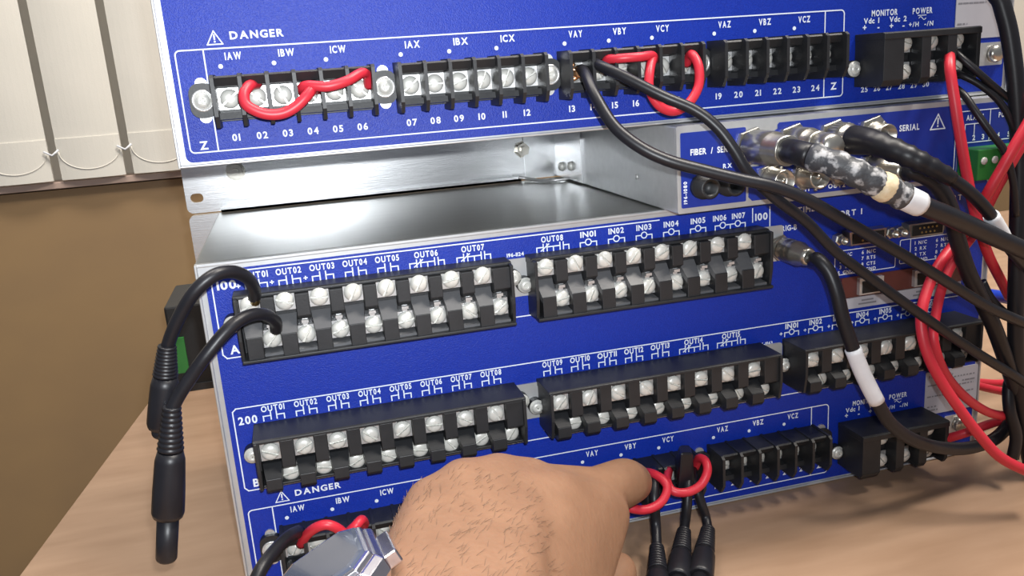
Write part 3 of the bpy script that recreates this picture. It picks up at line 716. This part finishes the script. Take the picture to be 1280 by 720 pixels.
# power wires, upper relay
single_cable('power_wire', px([(1186, 62, -.018), (1187, 72, -.028), (1188, 90, -.034), (1194, 130, -.038), (1201, 175, -.040), (1208, 215, -.041), (1215, 250, -.042), (1224, 285, -.043), (1236, 320, -.040), (1252, 352, -.034), (1262, 372, -.030)]), .0027, 'red_rubber',
             'red wire dropping straight down from the upper power terminal', 'wire', 'red wires at the right')
for pts, t in (([(1190, 60, -.017), (1197, 68, -.026), (1215, 84, -.032), (1240, 106, -.036), (1268, 130, -.038), (1300, 156, -.038)], 'topmost black wire from the upper power terminals, sagging right'),
               ([(1190, 88, -.016), (1200, 93, -.026), (1225, 106, -.033), (1250, 128, -.038), (1266, 158, -.041), (1280, 210, -.042)], 'second black wire from the upper power terminals, curving right'),
               ([(1192, 108, -.024), (1206, 120, -.033), (1222, 143, -.040), (1240, 168, -.045), (1256, 190, -.048), (1266, 225, -.048), (1270, 270, -.046)], 'lowest black wire from the upper power terminals, crossing the green plug')):
    single_cable('power_wire', px(pts), .0019, 'black_rubber', t, 'wire', 'black power wires')
b = MB(); b.tube(px([(1188, 52, -.014), (1188, 60, -.020), (1188, 74, -.029)]), .0016, 8); 
tag(b.build('bare_wire_end', 'copper'), 'bare copper wire end clamped under the upper power terminal screw', 'wire end')
single_cable('vertical_cable', [Vector((.36, .10, .4052)), Vector((.385, .03, .409)), Vector((.395, -.012, .405)), Vector((.400, -.030, .375))] + px([(1240, -40, -.030), (1252, 5, -.034), (1262, 45, -.037), (1270, 110, -.040), (1274, 200, -.042), (1272, 300, -.044), (1270, 400, -.046), (1272, 470, -.046), (1282, 540, -.044), (1300, 600, -.040)]), .0044, 'black_rubber',
             'thick black cable hanging down along the right edge of the photo', 'cable', n=12)
# coaxial cables
def plug_head(root, x, z, L, r=.0072, knurl=False, m='nickel'):
    y = FY - .0040
    b = MB(); pr = [(r * .92, 0), (r, .0006), (r, L * .55), (r * .97, L * .58), (r * .97, L * .62), (r * .86, L * .66), (r * .86, L - .001), (r * .80, L)]
    b.lathe(pr, (x, y, z), (0, -1, 0), 24)
    if knurl:
        for k in range(28):
            t = 2 * math.pi * k / 28; b.box(-.0003, .0003, -L * .5, -.001, r - .0002, r + .0004, Matrix.Translation((x, y, z)) @ Matrix.Rotation(t, 4, 'Y'))
    return b.build('plug_collar', m, root)
e1 = Vector((.2755, FY - .004 - .030, .2090))
c1 = [e1 + Vector((0, .004, 0)), e1 + Vector((0, -.006, -.0002)), e1 + Vector((.0004, -.014, -.001))] + px([(1050, 207, -.080), (1085, 224, -.086), (1118, 240, -.088), (1138, 250, -.088), (1160, 260, -.086), (1185, 270, -.083), (1225, 288, -.077), (1300, 322, -.068)])
root, P = cable_thing('coaxial_cable', c1, .0046, 'black_rubber', 'thick black coaxial cable with worn tape and white marker at the first socket', 'cable', 'coaxial cables', n=14)
plug_head(root, .2755, .2090, .030, .0086)
sleeve(root, P, 0, 14, .0058, 'black_rubber', 'boot', 14)
tp = P[13:34]; b = MB(); b.tube(tp, [.0062 + .0005 * math.sin(i * 1.7) for i in range(len(tp))], 16); wt = b.build('worn_tape_wrap', 'worn_tape', root)
tp = P[26:30]; b = MB(); b.tube(tp, [.0060, .0068, .0069, .0060], 18); b.build('tape_patch', 'cream_putty', root)
sleeve(root, P, 33, 40, .0058, 'white_sleeve', 'marker_sleeve', 16)
e2 = Vector((.2992, FY - .004 - .020, .2090))
r2 = empty('coaxial_plug', (.2992, FY - .004, .2090)); plug_head(r2, .2992, .2090, .020, .0080)
b = MB(); b.lathe([(.0062, 0), (.0062, .010), (.0050, .012), (0, .012)], e2, (0, -1, 0), 18); b.build('end_cap', 'nickel', r2)
tag(r2, 'dull metal coaxial plug on the second socket, behind the taped cable', 'plug')
e3 = Vector((.3228, FY - .004 - .016, .2090))
c3 = [e3 + Vector((0, .004, 0)), e3 + Vector((.0005, -.006, -.0002)), e3 + Vector((.0015, -.013, -.0012))] + px([(1130, 193, -.066), (1160, 207, -.072), (1190, 224, -.075), (1215, 243, -.075), (1236, 266, -.074), (1250, 288, -.072), (1264, 312, -.070), (1300, 350, -.062)])
root, P = cable_thing('coaxial_cable', c3, .0031, 'black_rubber', 'black coaxial cable with a tapered ribbed boot at the third socket', 'cable', 'coaxial cables', n=12)
plug_head(root, .3228, .2090, .016, .0080, True)
bp = P[1:31]; rad = []
for i in range(len(bp)):
    t = i / (len(bp) - 1); rr = .0074 * (1 - t) + .0037 * t
    rad.append(rr + (.0006 if (i % 3 == 0 and t > .35) else 0))
b = MB(); b.tube(bp, rad, 16); b.build('ribbed_boot', 'black_rubber', root)
sleeve(root, P, 43, 54, .0038, 'white_sleeve', 'marker_sleeve', 12)
c4 = [Vector((.3470, FY - .010, .1915)), Vector((.3475, FY - .026, .1905))] + px([(1140, 214, -.052), (1168, 228, -.054), (1186, 256, -.053), (1196, 296, -.050), (1208, 335, -.048), (1224, 370, -.047), (1242, 408, -.047), (1258, 452, -.046), (1275, 500, -.044), (1300, 550, -.04)])
root, P = cable_thing('coaxial_cable', c4, .0042, 'black_rubber', 'black coaxial cable dropping from the lower socket row behind red wires', 'cable', 'coaxial cables', n=12)
b = MB(); b.lathe([(.0070, .004), (.0070, .016), (.0060, .017), (.0058, .026), (.0046, .027)], (.3470, FY, .1915), (0, -1, 0), 20); b.build('plug_collar', 'nickel', root)
c5 = [Vector((.3040, -.020, .1495)), Vector((.3050, -.032, .1482))] + px([(1022, 324, -.040), (1036, 340, -.046), (1046, 366, -.050), (1053, 396, -.052), (1064, 430, -.054), (1078, 466, -.056), (1096, 502, -.058), (1112, 528, -.058), (1138, 548, -.056), (1172, 559, -.050), (1210, 560, -.044), (1244, 548, -.040), (1268, 520, -.038), (1278, 486, -.038), (1282, 440, -.040)])
root, P = cable_thing('coaxial_cable', c5, .0036, 'black_rubber', 'black coaxial cable with a long white marker, from the time socket to the desk', 'cable', 'coaxial cables', n=12)
b = MB(); b.lathe([(.0062, .006), (.0066, .007), (.0066, .013), (.0062, .014), (.0066, .015), (.0066, .020), (.0056, .0215), (.0050, .027), (.0038, .030)], (.3040, -.0008, .1495), (0, -1, 0), 22); b.build('plug_collar', 'nickel', root)
sleeve(root, P, 37, 49, .0042, 'white_sleeve', 'marker_sleeve', 14)
# red wires at the right
for pts, t, rr in (
    ([(1306, 118, -.050), (1284, 156, -.051), (1264, 190, -.050), (1252, 212, -.048), (1238, 236, -.045), (1226, 258, -.040), (1214, 280, -.036), (1198, 300, -.036), (1180, 322, -.040), (1164, 350, -.044), (1153, 384, -.050), (1152, 412, -.054), (1160, 444, -.058), (1176, 476, -.062), (1200, 512, -.066), (1226, 546, -.070), (1254, 574, -.074), (1300, 596, -.078)], 'long red wire swinging left past the network jacks, then down to the desk', .0029),
    ([(1304, 138, -.044), (1282, 174, -.045), (1262, 208, -.044), (1248, 232, -.041), (1236, 256, -.036), (1222, 286, -.031), (1204, 310, -.031), (1190, 330, -.034), (1178, 358, -.038), (1170, 392, -.043), (1167, 424, -.048), (1178, 460, -.050), (1196, 486, -.050), (1222, 508, -.048), (1250, 519, -.044), (1300, 520, -.038)], 'red wire just right of the longest one, turning right above the desk', .0026),
    ([(1168, 551, -.012), (1184, 548, -.022), (1210, 540, -.030), (1240, 529, -.033), (1270, 521, -.030), (1310, 512, -.024)], 'short red wire running right from the lower power terminals', .0026),
    ([(1206, 478, .014), (1224, 478, .022), (1250, 479, .030), (1300, 476, .030)], 'red wire emerging beside the lower rating label', .0026)):
    single_cable('power_wire', px(pts), rr, 'red_rubber', t, 'wire', 'red wires at the right')
single_cable('patch_cable', px([(1222, 366, .050), (1240, 369, .050), (1256, 371, .050), (1300, 374, .05)]), .0042, 'blue_rubber', 'blue patch cable peeking out between black cables at the right', 'cable')
for pts, t, rr in (
    ([(1290, 392, -.030), (1268, 398, -.036), (1250, 388, -.040), (1236, 372, -.040), (1226, 352, -.038)], 'black cable bending upward beside the blue patch cable', .0030),
    ([(1300, 452, -.038), (1276, 466, -.040), (1262, 480, -.042), (1262, 512, -.046), (1270, 545, -.048), (1266, 572, -.048)], 'black lead dangling at the lower right over the red wires', .0034),
    ([(1300, 230, -.030), (1284, 262, -.034), (1276, 310, -.036), (1278, 360, -.038), (1290, 410, -.038)], 'black cable partly outside the right edge beside the vertical cable', .0034)):
    single_cable('hookup_cable', px(pts), rr, 'black_rubber', t, 'cable', 'black cables at the right')
# red jumpers and leads on the lower relay
single_cable('jumper_wire', px([(806, 590, -.016), (816, 592, -.026), (829, 600, -.033), (834, 612, -.037), (826, 628, -.040), (808, 637, -.041), (788, 635, -.040), (776, 627, -.036), (772, 612, -.026), (774, 598, -.014)]), .0024, 'red_rubber', 'red jumper loop beside the fingertip on the lower relay', 'wire', 'red jumper wires')
single_cable('jumper_wire', px([(836, 588, -.016), (834, 602, -.028), (842, 614, -.034), (860, 615, -.036), (876, 606, -.036), (884, 590, -.034), (882, 577, -.029), (874, 573, -.022), (869, 584, -.014)]), .0024, 'red_rubber', 'red jumper loop around the black plugs on the lower relay', 'wire', 'red jumper wires')
single_cable('jumper_wire', px([(376, 680, -.013), (384, 668, -.022), (396, 659, -.028), (410, 656, -.030), (424, 662, -.029), (432, 672, -.026), (432, 682, -.014)]), .0025, 'red_rubber', 'arched red jumper above the wristwatch on the lower relay', 'wire', 'red jumper wires')
single_cable('jumper_wire', px([(428, 682, -.013), (434, 668, -.024), (444, 658, -.028), (452, 650, -.024), (456, 656, -.014)]), .0025, 'red_rubber', 'short slanted red jumper between the watch and the hand', 'wire', 'red jumper wires')
for pts, plug, t in (
    ([(818, 588, -.016), (818, 600, -.028), (818, 625, -.036), (820, 655, -.038)], ((821, 684, .012), (824, 770, .007)), 'black test lead nearest the thumb, hanging from the lower relay'),
    ([(858, 586, -.018), (860, 605, -.030), (859, 630, -.035), (857, 648, -.036)], ((855, 664, .011), (842, 770, .007)), 'middle of the three black test leads hanging below the lower relay'),
    ([(866, 588, -.018), (870, 608, -.030), (877, 630, -.034), (882, 646, -.035)], ((885, 662, .011), (868, 770, .007)), 'rightmost of the three black test leads hanging below the lower relay'),
    ([(776, 612, -.018), (776, 640, -.030), (770, 660, -.038)], ((763, 676, .016), (728, 770, .009)), 'black test lead passing between the finger and the thumb')):
    a, e = at_z(*plug[0]), at_z(*plug[1])
    root, P = cable_thing('test_lead', px(pts) + [a, a + (e - a).normalized() * .004], .0026, 'black_rubber', t, 'test lead', 'black test leads with banana plugs')
    banana(root, a, e - a, .020, .022, .010, .0058)
for x, y, t in ((846, 588, 'black hooded plug pushed into the lower relay beside the red loop'),):
    root = empty('shrouded_plug', at(x, y, -.02))
    b = MB(); b.hexa([at(842, 575, -.012), at(866, 572, -.012), at(862, 556, -.012), at(850, 556, -.012)], [at(847, 618, -.030), at(869, 614, -.030), at(866, 566, -.032), at(851, 566, -.032)]); b.build('plug_hood', 'black_rubber', root, .0012)
    b = MB(); b.tube(px([(852, 585, -.010), (853, 590, -.020)]), .0022, 8); b.build('contact_pin', 'tin_plate', root)
    tag(root, t, 'plug')
single_cable('hookup_lead', px([(374, 664, -.018), (360, 672, -.030), (342, 690, -.042), (326, 712, -.052), (312, 745, -.060)]), .0032, 'black_rubber', 'black lead leaving the first terminals of the lower relay behind the watch', 'cable')

# ------------------------------------------------------------------ hand and forearm
def capsule(b, p0, p1, r0, r1, n=14):
    p0, p1 = Vector(p0), Vector(p1); d = (p1 - p0); L = d.length
    prof = [(r0 * math.sin(t), -r0 * math.cos(t)) for t in [math.pi / 2 * i / 4 for i in range(4)]] + [(r0, 0), (r1, L)] + [(r1 * math.cos(t), L + r1 * math.sin(t)) for t in [math.pi / 2 * i / 4 for i in range(1, 5)]]
    b.lathe(prof, p0, d, n)
V = lambda a: Vector(a) / 1000
wr_r, wr_u = V((88, -186, 83)), V((62, -186, 89))           # radial and ulnar side of the wrist
mI, mM, mR, mP = at(662, 604, -.088), at(624, 600, -.090), at(580, 606, -.098), at(540, 628, -.108)
b = MB()
fo_r, fo_u = V((60, -430, 66)), V((8, -430, 70))
capsule(b, wr_r, fo_r, .019, .032); capsule(b, wr_u, fo_u, .019, .032); capsule(b, (wr_r + wr_u) / 2, (fo_r + fo_u) / 2, .020, .036)
for mp, wv, r_ in ((mI, wr_r, .0118), (mM, wr_r.lerp(wr_u, .35), .0122), (mR, wr_r.lerp(wr_u, .7), .0118), (mP, wr_u, .0110)):
    capsule(b, wv, mp, .0185, r_); capsule(b, wv + Vector((0, 0, -.010)), mp + Vector((0, -.002, -.012)), .016, .010)
capsule(b, mI.lerp(wr_r, .3), mP.lerp(wr_u, .3), .013, .012); capsule(b, mI.lerp(wr_r, .55), mP.lerp(wr_u, .55), .0145, .0135)
capsule(b, mI, mM, .0112, .0115); capsule(b, mM, mR, .0115, .0108); capsule(b, mR, mP, .0108, .0100)
# index finger
iP, iD, iT = at(744, 618, -.066), at(780, 603, -.052), at(791, 603, -.041)
capsule(b, mI + Vector((.004, 0, -.004)), iP, .0120, .0132); capsule(b, iP, iD, .0132, .0126); capsule(b, iD, iT, .0126, .0108)
ws = [(at(752, 644, -.077), at(708, 740, -.116)), (at(724, 634, -.087), at(684, 740, -.134)), (at(690, 626, -.098), at(655, 745, -.148)), (at(655, 630, -.104), at(620, 750, -.154)), (at(615, 634, -.106), at(585, 755, -.156))]
for (a0, e0), (a1, e1) in zip(ws, ws[1:]):
    for k in range(5): t = k / 5; capsule(b, a0.lerp(a1, t), e0.lerp(e1, t), .0138 + .0005 * t, .0172)
capsule(b, mI + Vector((-.002, -.010, -.012)), iP + Vector((-.004, -.004, -.007)), .013, .009)
# curled middle, ring and little finger, folded towards the panel and under the palm
for mp, s_, L in ((mM, Vector((.018, .034, -.026)), 1.0), (mR, Vector((.012, .034, -.030)), .95), (mP, Vector((.006, .030, -.028)), .8)):
    p1 = mp + s_ * L; p2 = p1 + Vector((.008, -.006, -.024)) * L; p3 = p2 + Vector((.006, -.016, -.008)) * L
    capsule(b, mp, p1, .0102, .0095); capsule(b, p1, p2, .0095, .0086); capsule(b, p2, p3, .0086, .0074)
# thumb
tC, tM, tI, tT = V((104, -164, 72)), V((126, -132, 49)), at(748, 762, -.098), at(771, 715, -.078)
capsule(b, wr_r, tC, .018, .0165); capsule(b, tC, tM, .0165, .0125); capsule(b, tM, tI, .0125, .0112); capsule(b, tI, tT, .0116, .0104)
capsule(b, tC, mI.lerp(wr_r, .35), .014, .012); capsule(b, tM.lerp(tC, .45), mI.lerp(wr_r, .12) + Vector((0, 0, -.012)), .010, .010)
me = b.mesh('hand_skin', 'skin'); tmp = bpy.data.objects.new('tmp', me); col.objects.link(tmp)
rm = tmp.modifiers.new('r', 'REMESH'); rm.mode = 'VOXEL'; rm.voxel_size = .0019
sm = tmp.modifiers.new('s', 'SMOOTH'); sm.iterations = 22; sm.factor = .6
bpy.context.view_layer.update()
me2 = bpy.data.meshes.new_from_object(tmp.evaluated_get(bpy.context.evaluated_depsgraph_get())); bpy.data.objects.remove(tmp)
me2.name = 'person'; 
for pl in me2.polygons: pl.use_smooth = True
if not me2.materials: me2.materials.append(MATS['skin'])
person = place('person', me2, (0, 0, 0))
tag(person, 'bare left hand and forearm reaching in from below, index finger pressing a terminal', 'person')
# nails
def nail(c, d, upv, r):
    d = Vector(d).normalized(); u = Vector(upv); u = (u - d * u.dot(d)).normalized(); s_ = d.cross(u); b = MB(); v = []; f = []; n = 6
    for j in range(4):
        for i in range(n + 1):
            t = math.radians(-48 + 96 * i / n); v.append(Vector(c) + d * (j * r * .42) + (s_ * math.sin(t) + u * math.cos(t)) * r * (1.0 - .05 * j))
    m_ = n + 1
    for j in range(3):
        for i in range(n): f.append((j * m_ + i, j * m_ + i + 1, (j + 1) * m_ + i + 1, (j + 1) * m_ + i))
    b.add(v, f, True); b.add([x - u * .0008 for x in v], [g[::-1] for g in f], True); return b.build('fingernail', 'nail', person)
nail(iD.lerp(iT, .55), iT - iD, (.1, .1, 1), .0094); nail(tI.lerp(tT, .5), tT - tI, (1, -.2, .3), .0096)
# hairs on the back of the hand
bm = bmesh.new(); bm.from_mesh(me2); bm.faces.ensure_lookup_table(); hb = MB(); cnt = 0
cand = [f for f in bm.faces if f.normal.z > .25 and -.20 < f.calc_center_median().y < -.105 and f.calc_center_median().x < .125]
random.shuffle(cand)
for f in cand[:520]:
    c = f.calc_center_median(); nrm = f.normal.copy()
    d = Vector((random.uniform(.1, .9), random.uniform(.2, 1), -.3)); d = (d - nrm * d.dot(nrm)).normalized(); L = random.uniform(.003, .007)
    p1 = c + nrm * .0008 + d * L * .5; p2 = c + nrm * .0006 + d * L
    s_ = nrm.cross(d).normalized() * .00006
    hb.add([c - s_, c + s_, p1 + s_, p1 - s_, p2], [(0, 1, 2, 3), (3, 2, 4)]); hb.add([c - nrm * .0001, c + nrm * .0001 + s_, p1 + nrm * .0001, p1 - nrm * .0001], [(0, 1, 2, 3)])
bm.free()
tag(hb.build('hand_hair', 'arm_hair', person), kind='stuff')

# ------------------------------------------------------------------ wristwatch
wc = at(406, 716, -.168)
nrm = Vector((-.42, .10, .90)).normalized(); ax = Vector((.93, .12, .40)); ax = (ax - nrm * ax.dot(nrm)).normalized(); ay = nrm.cross(ax)
T = Matrix((( ax.x, ay.x, nrm.x, wc.x), (ax.y, ay.y, nrm.y, wc.y), (ax.z, ay.z, nrm.z, wc.z), (0, 0, 0, 1)))
wroot = empty('wristwatch', wc)
def oct_(hx, hy, c, z):
    hx, hy, c, z = hx * .88, hy * .88, c * .88, z * .88
    return [T @ Vector(p) for p in ((hx - c, -hy, z), (hx, -hy + c, z), (hx, hy - c, z), (hx - c, hy, z), (-hx + c, hy, z), (-hx, hy - c, z), (-hx, -hy + c, z), (-hx + c, -hy, z))]
def stack(levels, name, m, bev=0):
    b = MB(); v = []; f = []
    for l in levels: v += oct_(*l)
    for i in range(len(levels) - 1):
        for k in range(8): f.append((i * 8 + k, i * 8 + (k + 1) % 8, (i + 1) * 8 + (k + 1) % 8, (i + 1) * 8 + k))
    o_ = (len(levels) - 1) * 8
    f += [tuple(range(7, -1, -1)), tuple(range(o_, o_ + 8))]; b.add(v, f); return b.build(name, m, wroot, bev)
stack([(.018, .020, .006, -.011), (.0205, .0215, .007, -.007), (.0205, .0215, .007, -.002), (.0185, .0195, .007, .0002)], 'watch_case', 'watch_steel', .0005)
stack([(.0180, .0190, .0066, .0003), (.0176, .0186, .0066, .0020), (.0165, .0175, .006, .0026)], 'bezel', 'watch_steel', .0003)
stack([(.0164, .0174, .006, .0020), (.0160, .0170, .006, .0034), (.0145, .0155, .0055, .0038)], 'crystal', 'watch_glass', .0002)
b = MB(); b.lathe([(.0030, 0), (.0030, .003), (.0026, .0034)], T @ Vector((0, -.0213, -.005)), -ay, 14); b.build('crown', 'watch_steel', wroot)
# bracelet links around the wrist
cw = V((75, -178, 80)) ; 
p0 = T @ Vector((-.0205, 0, -.006)); p1 = T @ Vector((.0205, 0, -.006))
band = spline([p0] + [V(a) for a in ((37, -178, 88), (43, -184, 71), (61, -190, 61), (88, -200, 60), (107, -207, 69), (115, -211, 86), (108, -214, 101), (92, -216, 110), (76, -215, 112))], 4)
b = MB(); b.box(.0165, .0220, -.0085, .0085, -.0085, -.0035, T); b.build('end_link', 'watch_steel', wroot, .0006)
for i in range(len(band) - 1):
    a, c = band[i], band[i + 1]; d = c - a; mid_ = (a + c) / 2; t = d.normalized(); yy = Vector((.1, 1, .05)); yy = (yy - t * yy.dot(t)).normalized(); nn = t.cross(yy)
    Tm = Matrix(((t.x, yy.x, nn.x, mid_.x), (t.y, yy.y, nn.y, mid_.y), (t.z, yy.z, nn.z, mid_.z), (0, 0, 0, 1)))
    b = MB(); b.box(-d.length * .46, d.length * .46, -.009, .009, -.0013, .0013, Tm); b.build('bracelet_link', 'watch_steel', wroot, .0004)
tag(wroot, 'steel wristwatch with dark angular glass on the wrist', 'watch')
